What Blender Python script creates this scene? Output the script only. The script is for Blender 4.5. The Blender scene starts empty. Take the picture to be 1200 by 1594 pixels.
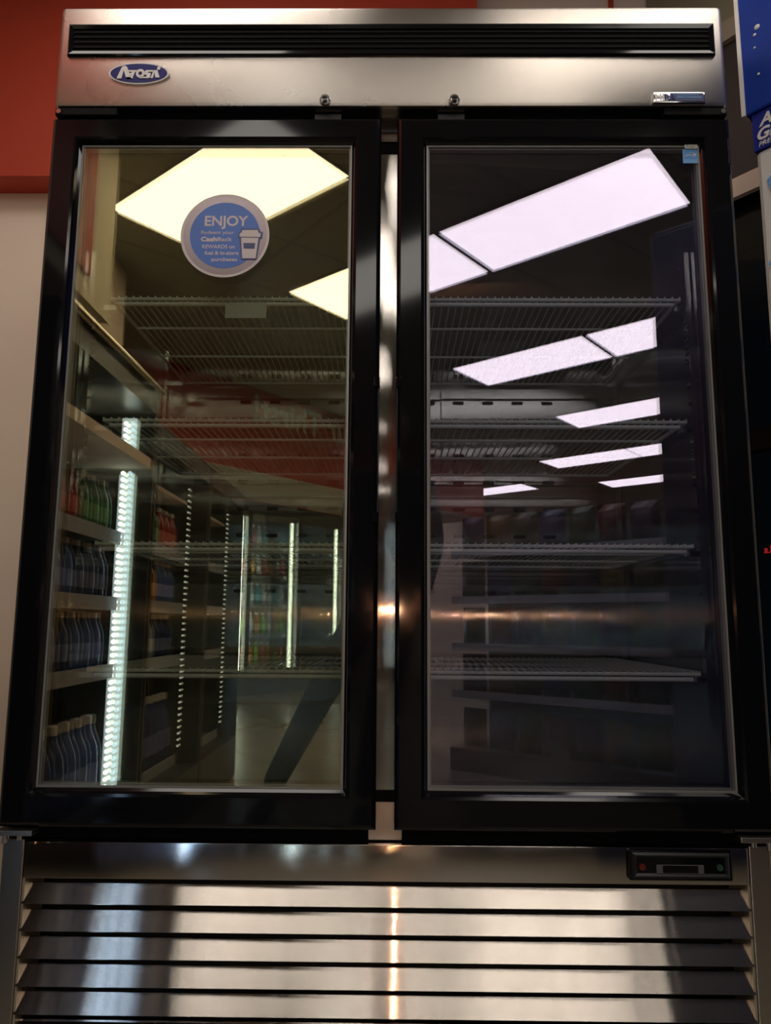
import bpy, bmesh, math, random
from mathutils import Vector, Matrix
random.seed(7)
C = bpy.context.scene.collection
sc = bpy.context.scene
PI = math.pi

# ------------------------------------------------------------------ camera, world, exposure
F_PX = 1158.29
YAW, PITCH, ROLL = -0.01016, 0.14807, 0.00679
cam_pos = Vector((0.0114, -1.3817, 0.8))
cd = bpy.data.cameras.new('camera'); cam = bpy.data.objects.new('camera', cd); C.objects.link(cam)
cd.sensor_fit = 'HORIZONTAL'; cd.sensor_width = 36.0; cd.lens = 36.0 * F_PX / 1200.0
cd.clip_start = 0.02; cd.clip_end = 60
f = Vector((math.sin(YAW) * math.cos(PITCH), math.cos(YAW) * math.cos(PITCH), math.sin(PITCH)))
r0 = Vector((math.cos(YAW), -math.sin(YAW), 0)); u0 = r0.cross(f)
r = r0 * math.cos(ROLL) + u0 * math.sin(ROLL); u = -r0 * math.sin(ROLL) + u0 * math.cos(ROLL)
m = Matrix((r, u, -f)).transposed().to_4x4(); m.translation = cam_pos
cam.matrix_world = m
sc.camera = cam
w = bpy.data.worlds.new('night'); sc.world = w; w.use_nodes = True
w.node_tree.nodes['Background'].inputs[0].default_value = (0.35, 0.42, 0.6, 1)
w.node_tree.nodes['Background'].inputs[1].default_value = 0.006
sc.view_settings.view_transform = 'Standard'; sc.view_settings.look = 'None'
sc.view_settings.gamma = 1.0; sc.view_settings.use_curve_mapping = False
sc.view_settings.exposure = 0.6
sc.cycles.use_denoising = True
sc.cycles.max_bounces = 10; sc.cycles.transparent_max_bounces = 24
sc.cycles.sample_clamp_indirect = 6.0
PANEL = 3.6          # ceiling panel emission strength
# the phone's small warm focus lamp, just above the lens
ld = bpy.data.lights.new('phone_lamp', 'POINT'); ld.energy = 2.0; ld.color = (1.0, 0.5, 0.27); ld.shadow_soft_size = 0.004
lo = bpy.data.objects.new('phone_lamp', ld); C.objects.link(lo); lo.location = cam_pos + Vector((0.012, 0.012, 0.048))

# store axes are turned 39 degrees against the freezer; L(u, v, z) gives a world point
TH = math.radians(39.0); SN, CS = math.sin(TH), math.cos(TH)
def L(uu, vv, z=0.0): return Vector((uu * SN + vv * CS, -uu * CS + vv * SN, z))
MS = Matrix(((SN, CS, 0, 0), (-CS, SN, 0, 0), (0, 0, 1, 0), (0, 0, 0, 1)))     # local (u, v, z) -> world (left handed on purpose)

# ------------------------------------------------------------------ materials
def lin(c): return tuple(((x / 255) / 12.92 if x / 255 <= .04045 else ((x / 255 + .055) / 1.055) ** 2.4) for x in c)
def nt(name):
    mt = bpy.data.materials.new(name); mt.use_nodes = True
    t = mt.node_tree; b = t.nodes['Principled BSDF']
    return mt, t, b
def mat(name, col, rough=.5, metal=0.0, emit=None, es=0.0, noise=0.0, nscale=8.0, spec=.5, bump=0.0, coat=0.0):
    mt, t, b = nt(name)
    b.inputs['Base Color'].default_value = (*col, 1); b.inputs['Roughness'].default_value = rough
    b.inputs['Metallic'].default_value = metal; b.inputs['Specular IOR Level'].default_value = spec
    b.inputs['Coat Weight'].default_value = coat
    if emit: b.inputs['Emission Color'].default_value = (*emit, 1); b.inputs['Emission Strength'].default_value = es
    tc = t.nodes.new('ShaderNodeTexCoord'); n = t.nodes.new('ShaderNodeTexNoise'); n.inputs['Scale'].default_value = nscale; n.inputs['Detail'].default_value = 5
    t.links.new(tc.outputs['Object'], n.inputs['Vector'])
    mx = t.nodes.new('ShaderNodeMix'); mx.data_type = 'RGBA'
    mx.inputs[6].default_value = (*[c * (1 - noise) for c in col], 1); mx.inputs[7].default_value = (*[min(1, c * (1 + noise)) for c in col], 1)
    t.links.new(n.outputs[0], mx.inputs[0]); t.links.new(mx.outputs[2], b.inputs['Base Color'])
    if bump:
        bp = t.nodes.new('ShaderNodeBump'); bp.inputs['Strength'].default_value = bump; bp.inputs['Distance'].default_value = .002
        t.links.new(n.outputs[0], bp.inputs['Height']); t.links.new(bp.outputs[0], b.inputs['Normal'])
    return mt
def steel(name, col, rough, tangent, spread=.12, blot=(3.2, 1.2), rvar=.02, cvar=.05, bump=0.0, bscale=2.2):
    """brushed stainless: countless grooves side by side tilt the surface a little across the brush (along tangent), so lights are drawn out that way"""
    mt, t, b = nt(name)
    b.inputs['Metallic'].default_value = 1
    def math_(op, a, b_=None, c=None):
        n = t.nodes.new('ShaderNodeMath'); n.operation = op
        for k, v in enumerate((a, b_, c)):
            if v is None: continue
            if isinstance(v, (int, float)): n.inputs[k].default_value = v
            else: t.links.new(v, n.inputs[k])
        return n.outputs[0]
    def vmath(op, a, b_=None, scale=None):
        n = t.nodes.new('ShaderNodeVectorMath'); n.operation = op
        for k, v in enumerate((a, b_)):
            if v is None: continue
            if isinstance(v, (tuple, list)): n.inputs[k].default_value = v
            else: t.links.new(v, n.inputs[k])
        if scale is not None: t.links.new(scale, n.inputs['Scale'])
        return n.outputs['Value'] if op == 'DOT_PRODUCT' else n.outputs['Vector']
    tc = t.nodes.new('ShaderNodeTexCoord'); geo = t.nodes.new('ShaderNodeNewGeometry')
    d = math_('MULTIPLY', vmath('DOT_PRODUCT', geo.outputs['Position'], tangent), 40000.0)
    wn = t.nodes.new('ShaderNodeTexWhiteNoise'); wn.noise_dimensions = '1D'; t.links.new(d, wn.inputs['W'])
    sp = t.nodes.new('ShaderNodeSeparateColor'); t.links.new(wn.outputs['Color'], sp.inputs[0])
    sm = math_('ADD', math_('ADD', sp.outputs[0], sp.outputs[1]), sp.outputs[2])
    k = math_('MULTIPLY', math_('SUBTRACT', sm, 1.5), spread * 1.4)
    n2 = t.nodes.new('ShaderNodeTexNoise'); n2.inputs['Scale'].default_value = blot[0]; n2.inputs['Detail'].default_value = 6; n2.inputs['Distortion'].default_value = blot[1]
    t.links.new(tc.outputs['Object'], n2.inputs['Vector'])
    base_n = geo.outputs['Normal']
    if bump:
        n3 = t.nodes.new('ShaderNodeTexNoise'); n3.inputs['Scale'].default_value = bscale; n3.inputs['Detail'].default_value = 1
        t.links.new(tc.outputs['Object'], n3.inputs['Vector'])
        bp = t.nodes.new('ShaderNodeBump'); bp.inputs['Strength'].default_value = bump; bp.inputs['Distance'].default_value = .02
        t.links.new(n3.outputs[0], bp.inputs['Height']); base_n = bp.outputs[0]
    nn = vmath('NORMALIZE', vmath('ADD', base_n, vmath('SCALE', tangent, scale=k)))
    t.links.new(nn, b.inputs['Normal'])
    r1 = t.nodes.new('ShaderNodeMapRange'); r1.inputs[3].default_value = rough - rvar; r1.inputs[4].default_value = rough + rvar
    t.links.new(n2.outputs[0], r1.inputs[0]); t.links.new(r1.outputs[0], b.inputs['Roughness'])
    mx = t.nodes.new('ShaderNodeMix'); mx.data_type = 'RGBA'
    mx.inputs[6].default_value = (*[c * (1 - cvar) for c in col], 1); mx.inputs[7].default_value = (*[min(1, c * (1 + cvar)) for c in col], 1)
    t.links.new(n2.outputs[0], mx.inputs[0]); t.links.new(mx.outputs[2], b.inputs['Base Color'])
    return mt
def glass(name, refl, tint, base=.12, k=.9):
    """one clear pane with a partly reflecting coating: mirror part + straight-through part"""
    mt = bpy.data.materials.new(name); mt.use_nodes = True; t = mt.node_tree; t.nodes.clear()
    o = t.nodes.new('ShaderNodeOutputMaterial'); mx = t.nodes.new('ShaderNodeMixShader')
    g = t.nodes.new('ShaderNodeBsdfGlossy'); g.inputs['Roughness'].default_value = 0.0; g.inputs['Color'].default_value = (*refl, 1)
    tr = t.nodes.new('ShaderNodeBsdfTransparent'); tr.inputs['Color'].default_value = (*tint, 1)
    lw = t.nodes.new('ShaderNodeFresnel'); lw.inputs['IOR'].default_value = 1.5
    ml = t.nodes.new('ShaderNodeMath'); ml.operation = 'MULTIPLY_ADD'; ml.inputs[1].default_value = k; ml.inputs[2].default_value = base
    t.links.new(lw.outputs[0], ml.inputs[0]); t.links.new(ml.outputs[0], mx.inputs[0])
    t.links.new(tr.outputs[0], mx.inputs[1]); t.links.new(g.outputs[0], mx.inputs[2]); t.links.new(mx.outputs[0], o.inputs[0])
    return mt
M = {}
M['steel_panel'] = steel('steel_base_panel', (.56, .52, .49), .09, (0, 0, 1), .12, rvar=.01, cvar=.04)
M['steel_h'] = steel('steel_brushed_across', (.52, .475, .43), .27, (0, 0, 1), .2)
M['steel_slat'] = steel('steel_slats', (.53, .48, .43), .045, (0, 0, 1), .2, cvar=.16, blot=(5, 2), rvar=.005, bump=.06)
M['steel_v'] = steel('steel_brushed_upright', (.62, .58, .54), .045, (1, 0, 0), .16, rvar=.005, bump=.05, bscale=8)
M['liner'] = steel('liner_steel', (.50, .49, .47), .045, (1, 0, 0), .2, rvar=.004, bump=.03)
M['liner_side'] = steel('liner_steel_sides', (.46, .47, .48), .06, (0, 1, 0), .2, rvar=.005, bump=.05)
M['black'] = mat('black_gloss_plastic', (.004, .004, .005), .07, spec=.35, noise=.1, nscale=30)
M['black_matt'] = mat('black_plastic', (.006, .006, .007), .35, noise=.1)
M['rubber'] = mat('dark_gasket', (.012, .012, .013), .5)
M['trim_grey'] = mat('grey_spacer', (.30, .29, .27), .4, metal=.3)
M['wire'] = mat('grey_coated_wire', (.78, .80, .78), .38, noise=.05)
M['chrome'] = mat('chrome', (.75, .75, .76), .12, metal=1)
M['duct'] = steel('duct_sheet', (.46, .43, .39), .045, (1, 0, 0), .17, rvar=.004, bump=.025)
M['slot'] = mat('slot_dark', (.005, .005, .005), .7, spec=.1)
M['air_slot'] = mat('slot_shadow_grey', (.05, .05, .05), .7)
M['glass_l'] = glass('glass_warm_coating', (1.0, .84, .56), (.95, .97, .94), .105, .55)
M['glass_r'] = glass('glass_violet_coating', (.64, .585, .72), (.95, .96, .98), .075, .5)
M['glass_c'] = glass('clear_glass', (1, 1, 1), (.93, .95, .95), .02)
M['glass_win'] = glass('window_glass', (.9, .95, .85), (.6, .62, .6), .03)
M['navy'] = mat('badge_navy', lin((28, 28, 110)), .25)
M['white'] = mat('white_print', lin((225, 220, 215)), .4)
M['sign_white'] = mat('white_letters', (.62, .58, .52), .4)
M['pinkgrey'] = mat('sticker_grey', lin((200, 188, 188)), .45)
M['stblue'] = mat('sticker_blue', lin((62, 104, 184)), .4, noise=.06, nscale=14)
M['stdark'] = mat('sticker_bezel', lin((112, 102, 104)), .28, metal=.85)
M['cupnavy'] = mat('sticker_navy', lin((44, 52, 104)), .4)
M['esblue'] = mat('label_blue', lin((90, 150, 205)), .4)
M['eswhite'] = mat('label_paper', lin((205, 205, 195)), .5)
M['tag'] = mat('shelf_tag_plastic', (.55, .58, .58), .3)
M['beige'] = mat('beige_wall_paint', lin((236, 218, 200)), .75, noise=.03, nscale=1.5, bump=.05)
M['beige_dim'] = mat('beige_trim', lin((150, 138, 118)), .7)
M['red'] = mat('red_wall_paint', lin((178, 58, 30)), .6, noise=.05, nscale=2)
M['beige_green'] = mat('greenish_beige_paint', lin((128, 122, 98)), .8)
M['brown'] = mat('dark_brown_panel', lin((52, 42, 38)), .6)
M['dkblue'] = mat('navy_cabinet', lin((24, 32, 66)), .45)
M['coolgrey'] = mat('cooler_grey', (.09, .095, .10), .45)
M['coolblack'] = mat('cooler_black', (.02, .02, .022), .3)
M['railgrey'] = mat('shelf_rail', (.30, .31, .35), .35)
M['gold_rail'] = mat('warm_steel_rail', (.75, .66, .5), .18, metal=1)
def emis(name, col, s):
    mt, t, b = nt(name); b.inputs['Base Color'].default_value = tuple(.06 * c for c in col) + (1,); b.inputs['Emission Color'].default_value = (*col, 1); b.inputs['Emission Strength'].default_value = s; return mt
M['panel'] = emis('ceiling_panel_light', (1.0, .92, .83), PANEL)
M['led'] = emis('led_cool_white', (.62, .80, 1.0), 7)
M['led_halo'] = emis('led_halo_glow', (.5, .72, 1.0), 1.6)
M['led_ghost'] = emis('led_ghost_blue', (.38, .62, 1.0), 3.5)
M['led_dim'] = emis('led_dim_white', (.8, .92, 1.0), 1.0)
M['led_tube'] = emis('led_tube_white', (.75, .95, 1.0), 16)
M['red_led'] = emis('red_indicator', (1, .06, .02), .01)
M['green_led'] = emis('green_indicator', (.2, .8, .5), .002)
M['red_sign'] = emis('red_light', (1, .03, .04), .5)
def tilemat(name, c1, c2, mortar, sx, sy, rough, ms=.01):
    mt, t, b = nt(name); tc = t.nodes.new('ShaderNodeTexCoord'); br = t.nodes.new('ShaderNodeTexBrick')
    mp = t.nodes.new('ShaderNodeMapping'); mp.inputs['Rotation'].default_value[2] = TH
    br.offset = 0; br.inputs['Color1'].default_value = (*c1, 1); br.inputs['Color2'].default_value = (*c2, 1); br.inputs['Mortar'].default_value = (*mortar, 1)
    br.inputs['Scale'].default_value = 1; br.inputs['Mortar Size'].default_value = ms; br.inputs['Brick Width'].default_value = sx; br.inputs['Row Height'].default_value = sy
    t.links.new(tc.outputs['Object'], mp.inputs[0]); t.links.new(mp.outputs[0], br.inputs['Vector']); t.links.new(br.outputs['Color'], b.inputs['Base Color'])
    b.inputs['Roughness'].default_value = rough; return mt
M['ceil'] = tilemat('ceiling_tiles', (.40, .41, .35), (.38, .39, .33), (.27, .27, .24), 1.21, .61, .9)
M['floor'] = tilemat('floor_tiles', (.23, .21, .16), (.21, .19, .145), (.09, .085, .07), .46, .46, .25, .006)

# ------------------------------------------------------------------ mesh helpers
class MB:
    def __init__(s): s.bm = bmesh.new()
    def box(s, a, b, bev=0.0, mtx=None):
        x0, y0, z0 = [min(a[i], b[i]) for i in range(3)]; x1, y1, z1 = [max(a[i], b[i]) for i in range(3)]
        vs = [s.bm.verts.new(Vector(p)) for p in ((x0,y0,z0),(x1,y0,z0),(x1,y1,z0),(x0,y1,z0),(x0,y0,z1),(x1,y0,z1),(x1,y1,z1),(x0,y1,z1))]
        fs = [s.bm.faces.new([vs[i] for i in q]) for q in ((0,3,2,1),(4,5,6,7),(0,1,5,4),(1,2,6,5),(2,3,7,6),(3,0,4,7))]
        if mtx is not None:
            for v in vs: v.co = mtx @ v.co
            if mtx.determinant() < 0: bmesh.ops.reverse_faces(s.bm, faces=fs)
        if bev:
            es = list({e for fc in fs for e in fc.edges})
            bmesh.ops.bevel(s.bm, geom=es, offset=bev, segments=2, affect='EDGES', profile=.5)
        return s
    def prism(s, pts, a, b, fn):
        """outline pts (2-D) extruded from depth a to b; fn(p, q, depth) -> 3-D"""
        n = len(pts); va = [s.bm.verts.new(fn(p[0], p[1], a)) for p in pts]; vb = [s.bm.verts.new(fn(p[0], p[1], b)) for p in pts]
        fs = [s.bm.faces.new(va), s.bm.faces.new(vb[::-1])]
        for i in range(n): fs.append(s.bm.faces.new([va[i], vb[i], vb[(i+1) % n], va[(i+1) % n]]))
        bmesh.ops.recalc_face_normals(s.bm, faces=fs)
        return s
    def tube(s, p, q, rad, n=8, r2=None):
        p = Vector(p); q = Vector(q); d = (q - p).normalized(); a = d.orthogonal().normalized(); b = d.cross(a); r2 = rad if r2 is None else r2
        va = [s.bm.verts.new(p + (a * math.cos(t) + b * math.sin(t)) * rad) for t in [2*PI*i/n for i in range(n)]]
        vb = [s.bm.verts.new(q + (a * math.cos(t) + b * math.sin(t)) * r2) for t in [2*PI*i/n for i in range(n)]]
        s.bm.faces.new(va[::-1]); s.bm.faces.new(vb)
        for i in range(n): s.bm.faces.new([va[i], va[(i+1) % n], vb[(i+1) % n], vb[i]])
        return s
    def lathe(s, prof, n=16, o=(0, 0, 0)):
        rings = []
        for rr, z in prof: rings.append([s.bm.verts.new((o[0] + rr*math.cos(2*PI*i/n), o[1] + rr*math.sin(2*PI*i/n), o[2] + z)) for i in range(n)])
        for a, b in zip(rings, rings[1:]):
            for i in range(n): s.bm.faces.new([a[i], a[(i+1) % n], b[(i+1) % n], b[i]])
        s.bm.faces.new(rings[0][::-1]); s.bm.faces.new(rings[-1]); return s
    def ring(s, x0, x1, z0, z1, prof, mtx=None):
        """mitred rectangular frame; prof = closed list of (inset, y)"""
        cor = [(x0, z0, 1, 1), (x1, z0, -1, 1), (x1, z1, -1, -1), (x0, z1, 1, -1)]
        R = [[s.bm.verts.new((cx + sx * (i[0] if len(i) < 3 else i[0]), y, cz + sz * i[0])) for i, y in [((p[0],), p[1]) for p in prof]] for cx, cz, sx, sz in cor]
        fs = []
        n = len(prof)
        for k in range(4):
            a, b = R[k], R[(k+1) % 4]
            for i in range(n): fs.append(s.bm.faces.new([a[i], b[i], b[(i+1) % n], a[(i+1) % n]]))
        bmesh.ops.recalc_face_normals(s.bm, faces=fs)
        return s
    def build(s, name, m, parent=None, smooth=False, loc=None):
        me = bpy.data.meshes.new(name); s.bm.to_mesh(me); s.bm.free()
        if m: me.materials.append(M[m] if isinstance(m, str) else m)
        if smooth:
            for p in me.polygons: p.use_smooth = True
            try: me.set_sharp_from_angle(angle=math.radians(40))
            except Exception: pass
        o = bpy.data.objects.new(name, me); C.objects.link(o)
        if loc is not None:
            for v in me.vertices: v.co -= Vector(loc)
            o.location = loc
        if parent: o.parent = parent; o.matrix_parent_inverse = Matrix.Translation(-parent.location) if parent.type == 'EMPTY' and not parent.parent else o.matrix_parent_inverse
        return o
def tag(o, label, cat, group=None, kind=None):
    o['label'] = label; o['category'] = cat
    if group: o['group'] = group
    if kind: o['kind'] = kind
    return o
def empty(name, loc, label, cat, group=None):
    o = bpy.data.objects.new(name, None); C.objects.link(o); o.location = loc; o.empty_display_size = .1
    return tag(o, label, cat, group)
def struct(mb, name, m):
    o = mb.build(name, m); o['kind'] = 'structure'; return o
def text(s, size, x, z, y, m, name, parent, bold=0.0, align='LEFT', sx=1.0, shear=0.0, mtx=None, depth=.0006, spacing=1.0):
    cu = bpy.data.curves.new('t', 'FONT'); cu.body = s; cu.size = size; cu.align_x = align; cu.extrude = depth; cu.offset = bold; cu.shear = shear; cu.space_character = spacing
    to = bpy.data.objects.new('t', cu); C.objects.link(to)
    bpy.context.view_layer.update()
    me = bpy.data.meshes.new_from_object(to.evaluated_get(bpy.context.evaluated_depsgraph_get()))
    bpy.data.objects.remove(to); bpy.data.curves.remove(cu)
    if mtx is None: mtx = Matrix.Translation((x, y, z)) @ Matrix.Rotation(PI/2, 4, 'X') @ Matrix.Diagonal((sx, 1, 1, 1))
    me.transform(mtx); me.name = name; me.materials.clear(); me.materials.append(M[m])
    o = bpy.data.objects.new(name, me); C.objects.link(o)
    if parent: o.parent = parent; o.matrix_parent_inverse = Matrix.Translation(-parent.location) if parent.type == 'EMPTY' else Matrix()
    return o
def fXZ(p, q, d): return Vector((p, d, q))
def ell(cx, cz, a, b, n=64): return [(cx + a*math.cos(2*PI*i/n), cz + b*math.sin(2*PI*i/n)) for i in range(n)]

# ------------------------------------------------------------------ room (turned 39 degrees except the wall behind the freezer)
WV, ZC, UF, VB = 1.25, 3.0, 14.0, -6.5
struct(MB().box((-2, VB - .6, -.1), (UF + .2, 3, 0), mtx=MS), 'floor', 'floor')
struct(MB().box((-2, VB - .6, ZC), (UF + .2, 3, ZC + .1), mtx=MS), 'ceiling', 'ceil')
xc = (WV - .9 * SN) / CS
struct(MB().box((-1.8, .9, 0), (xc + .1, 1.0, ZC)), 'wall_back', 'beige')
struct(MB().box((-1.8, -3.05, 0), (-1.7, .9, ZC)), 'wall_left', 'beige')
struct(MB().box((1.16, VB, 0), (1.26, -3.23, ZC), mtx=MS), 'wall_corner', 'beige')
struct(MB().box((UF, VB, 0), (UF + .1, WV + .1, ZC), mtx=MS), 'wall_far', 'beige')
struct(MB().box((1.16, VB - .1, 0), (UF, VB, ZC), mtx=MS), 'wall_cooler', 'beige')
# right wall with a long dark window
u1 = xc * SN - .9 * CS
struct(MB().box((u1 - .1, WV, 0), (UF, WV + .1, .35), mtx=MS).box((u1 - .1, WV, 2.09), (UF, WV + .1, ZC), mtx=MS).box((u1 - .1, WV, .35), (u1 + .02, WV + .1, 2.09), mtx=MS)
       .box((4.2, WV, .35), (UF, WV + .1, 2.09), mtx=MS), 'wall_right', 'brown')
struct(MB().box((u1, WV - .02, 2.065), (4.25, WV - .001, 2.125), mtx=MS), 'trim_1', 'beige')
struct(MB().box((u1, WV - .02, 2.585), (UF, WV - .001, 2.652), mtx=MS), 'trim_2', 'beige_dim')
struct(MB().box((u1, WV - .012, 2.660), (UF, WV - .001, 3.0), mtx=MS), 'trim_8', 'beige_green')
wf = MB().box((u1 + .02, WV + .02, 1.30), (4.2, WV + .07, 1.36), mtx=MS)
for k in range(4): wf.box((u1 + .02 + k * 1.38, WV + .02, .35), (u1 + .07 + k * 1.38, WV + .07, 2.09), mtx=MS)
wfo = struct(wf, 'window_1', 'brown')
wg = MB().box((u1 + .02, WV + .04, .35), (4.2, WV + .046, 2.09), mtx=MS).build('pane', 'glass_win', wfo)
struct(MB().box((-1.7, .80, 2.205), (.28, .899, ZC)), 'trim_3', 'red')
struct(MB().box((.742, .885, 2.3), (.756, .899, ZC)), 'trim_4', 'red')
M['beige_light'] = mat('light_beige_paint', lin((225, 215, 185)), .7)
struct(MB().box((-1.699, -1.70, 2.10), (-1.25, -.32, ZC)), 'trim_5', 'beige_light')
struct(MB().box((-1.249, -1.45, 2.20), (-1.235, -.32, ZC)), 'trim_7', 'red')
ct = tag(MB().box((-1.42, -1.84, 1.501), (-1.02, -1.50, 1.50)).build('drinks_carton', 'dkblue') if False else MB().box((-1.40, -1.86, 1.501), (-1.10, -1.56, 1.86), bev=.004).build('drinks_carton', 'dkblue'), 'dark blue carton standing on top of the left wall coolers', 'carton')
# red bulkhead over the far cooler doors, with the lettering on its face
bh = struct(MB().box((1.26, VB, 2.2), (7.4, -4.4, ZC), mtx=MS), 'wall_bulkhead', 'red')
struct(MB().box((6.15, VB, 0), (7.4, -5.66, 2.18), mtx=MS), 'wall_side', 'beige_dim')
struct(MB().box((1.26, -5.64, 2.185), (7.4, -4.41, 2.199), mtx=MS), 'trim_6', 'beige')
# letters read from inside the room, i.e. towards -u
Lm = Matrix.Translation(L(5.05, -4.395, 2.70)) @ Matrix(((-SN, 0, CS, 0), (CS, 0, SN, 0), (0, 1, 0, 0), (0, 0, 0, 1)))
tx = text('Your Thirst!', .34, 0, 0, 0, 'sign_white', 'wall_lettering', None, bold=.008, mtx=Lm, depth=.004)
tag(tx, 'pale wall lettering reading Your Thirst! high on the red bulkhead', 'lettering')

rl = MB()
for k in range(3): rl.box((.098 + k*.016, WV + .047, 1.004), (.103 + k*.016, WV + .056, 1.018 + .006*(k % 2)), mtx=MS)
rl.box((.096, WV + .047, 1.004), (.14, WV + .050, 1.007), mtx=MS)
tag(rl.build('red_light', 'red_sign'), 'small red light glowing low behind the dark window at the right edge', 'light')

# ------------------------------------------------------------------ ceiling lights
def ceiling_light(uu, vv, where):
    c = L(uu, vv, ZC)
    e = empty('ceiling_light', c, where, 'ceiling light', 'recessed ceiling light panels')
    MB().box((uu - .30, vv - .60, ZC - .012), (uu + .30, vv + .60, ZC - .004), mtx=MS).build('diffuser', 'panel', e)
    mb = MB()
    for a, b in (((uu-.305, vv-.605), (uu-.296, vv+.605)), ((uu+.296, vv-.605), (uu+.305, vv+.605)), ((uu-.305, vv-.605), (uu+.305, vv-.597)), ((uu-.305, vv+.597), (uu+.305, vv+.605))):
        mb.box((*a, ZC - .016), (*b, ZC - .001), mtx=MS)
    mb.build('light_frame', 'railgrey', e)
rows = [(1.11, .43), (-.2, -.78), (1.11, -2.01), (2.41, -2.01), (2.41, -.78), (4.34, -2.01), (4.34, -.78), (6.27, -2.01), (6.27, -.78), (8.14, -3.2), (8.14, -2.0), (10.05, -3.2), (10.05, -2.0), (9.45, -5.4)]  # first two are unseen extra panels, added as fill light near the freezer
for i, (a, b) in enumerate(rows):
    ceiling_light(a, b, 'flat white light panel recessed flush in the store ceiling')

# ------------------------------------------------------------------ the freezer
fz = empty('display_freezer', (0, .43, 0), 'tall stainless two door glass front freezer with black door frames and empty wire shelves', 'freezer')
P_ = fz
HB, HT = 1.845, 2.075
# cabinet shell around the inside
b = MB()
b.box((-.69, .062, .41), (-.642, .82, HB)); b.box((.642, .062, .41), (.69, .82, HB))
b.box((-.642, .75, .41), (.642, .82, HB)); b.box((-.642, .062, .41), (.642, .75, .495)); b.box((-.642, .062, 1.81), (.642, .75, HB))
b.build('cabinet_body', 'steel_v', P_)
b = MB(); b.box((-.632, .07, .496), (.632, .74, .508)); b.box((-.632, .72, .508), (.632, .74, 1.809)); b.build('liner_back', 'liner', P_)
for sgn in (-1, 1): MB().box((sgn*.641, .07, .496), (sgn*.632, .74, 1.809)).build('liner_side', 'liner_side', P_)
MB().box((-.632, .07, 1.797), (.632, .72, 1.809)).build('liner_top', 'duct', P_)
# header
b = MB()
prof = [(0, 0.012), (0.012, 0)]
b.box((-.69, .0, HB), (.69, .80, HT), bev=.010)
hd = b.build('header', 'steel_h', P_, smooth=True)
# header vent: black bezel, recess and louvre bars
v = MB().ring(-.668, .668, 1.957, 2.030, [(0, .001), (0, -.004), (.003, -.006), (.011, -.004), (.012, .001)]).build('header_vent', 'black', P_)
MB().box((-.658, -.0012, 1.967), (.658, .0005, 2.02)).build('vent_recess', 'slot', v)
for k in range(4): MB().box((-.657, -.0040, 1.9755 + k*.0115), (.657, -.001, 1.9785 + k*.0115)).build('vent_bar', 'slot', v)
# oval badge
bd = MB().prism(ell(-.517, 1.917, .0625, .0245), -.003, 0, fXZ).build('oval_badge', 'white', P_)
MB().prism(ell(-.517, 1.917, .0585, .0212), -.004, -.001, fXZ).build('badge_field', 'navy', bd)
# lettering drawn as strokes; pixels of the zoomed badge -> metres
def bx_(px, py): return ((px - 578) * .0625 * 2 / 930 - .517, 1.917 - (py - 253) * .0245 * 2 / 325)
lt = MB()
def poly(pts): lt.prism([bx_(*p) for p in pts], -.0052, -.003, fXZ)
poly([(245,340),(318,165),(345,150),(372,150),(395,165),(420,215),(470,340),(395,340),(352,225),(345,225),(318,340)])
poly([(415,215),(560,215),(548,240),(420,240)]); poly([(470,240),(520,240),(490,340),(395,340),(390,320),(455,320),(440,265),(480,250)])
lt.prism([bx_(605 + 68*math.cos(a) if k < 17 else 605 + 30*math.cos(a), 262 - (64*math.sin(a) if k < 17 else 28*math.sin(a))) for k, a in [(i, PI*2*i/16.0*.998) for i in range(17)] + [(17+i, PI*2*(16-i)/16.0*.998) for i in range(17)]], -.0052, -.003, fXZ)
poly([(690,215),(800,215),(795,240),(725,240),(722,255),(770,260),(755,325),(735,335),(590,335),(590,315),(700,315),(708,285),(665,280),(670,235)])
poly([(765,335),(800,235),(810,215),(865,215),(905,325),(842,325),(820,250),(800,335)])
lt.prism([bx_(885 + 26*math.cos(2*PI*i/16), 185 + 26*math.sin(2*PI*i/16)) for i in range(16)], -.0052, -.003, fXZ)
lt.build('badge_lettering', 'white', bd)
# key locks
for x in (-.132, .132):
    lk = MB(); n = 24
    for (ra, rb, ya, yb) in ((.0115, .0115, .0, -.004), (.0115, .0095, -.004, -.007), (.0065, .0065, -.007, -.0095)):
        lk.tube((x, ya, 1.857), (x, yb, 1.857), ra, n, rb)
    lo_ = lk.build('key_lock', 'chrome', P_, smooth=True)
    MB().box((x - .0045, -.0105, 1.8565), (x + .0045, -.009, 1.8585)).box((x - .003, -.008, 1.8465), (x + .003, -.0075, 1.850)).build('keyhole', 'slot', lo_)
# chrome maker's plate at the right of the header
cp = MB().box((.536, -.006, 1.848), (.641, 0, 1.872), bev=.0015).build('chrome_plate', 'chrome', P_, smooth=True)
MB().box((.570, -.0068, 1.8515), (.637, -.0055, 1.869)).build('blue_field', 'cupnavy', cp)
text('HR', .020, .5385, 1.8535, -.0066, 'white', 'plate_lettering', cp, bold=.0006)
text('RA', .017, .5575, 1.8535, -.0074, 'navy', 'plate_lettering', cp, bold=.0006)
MB().box((.583, -.0072, 1.8585), (.633, -.0066, 1.8605)).box((.583, -.0072, 1.8635), (.628, -.0066, 1.865)).build('fine_print', 'esblue', cp)
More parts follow.
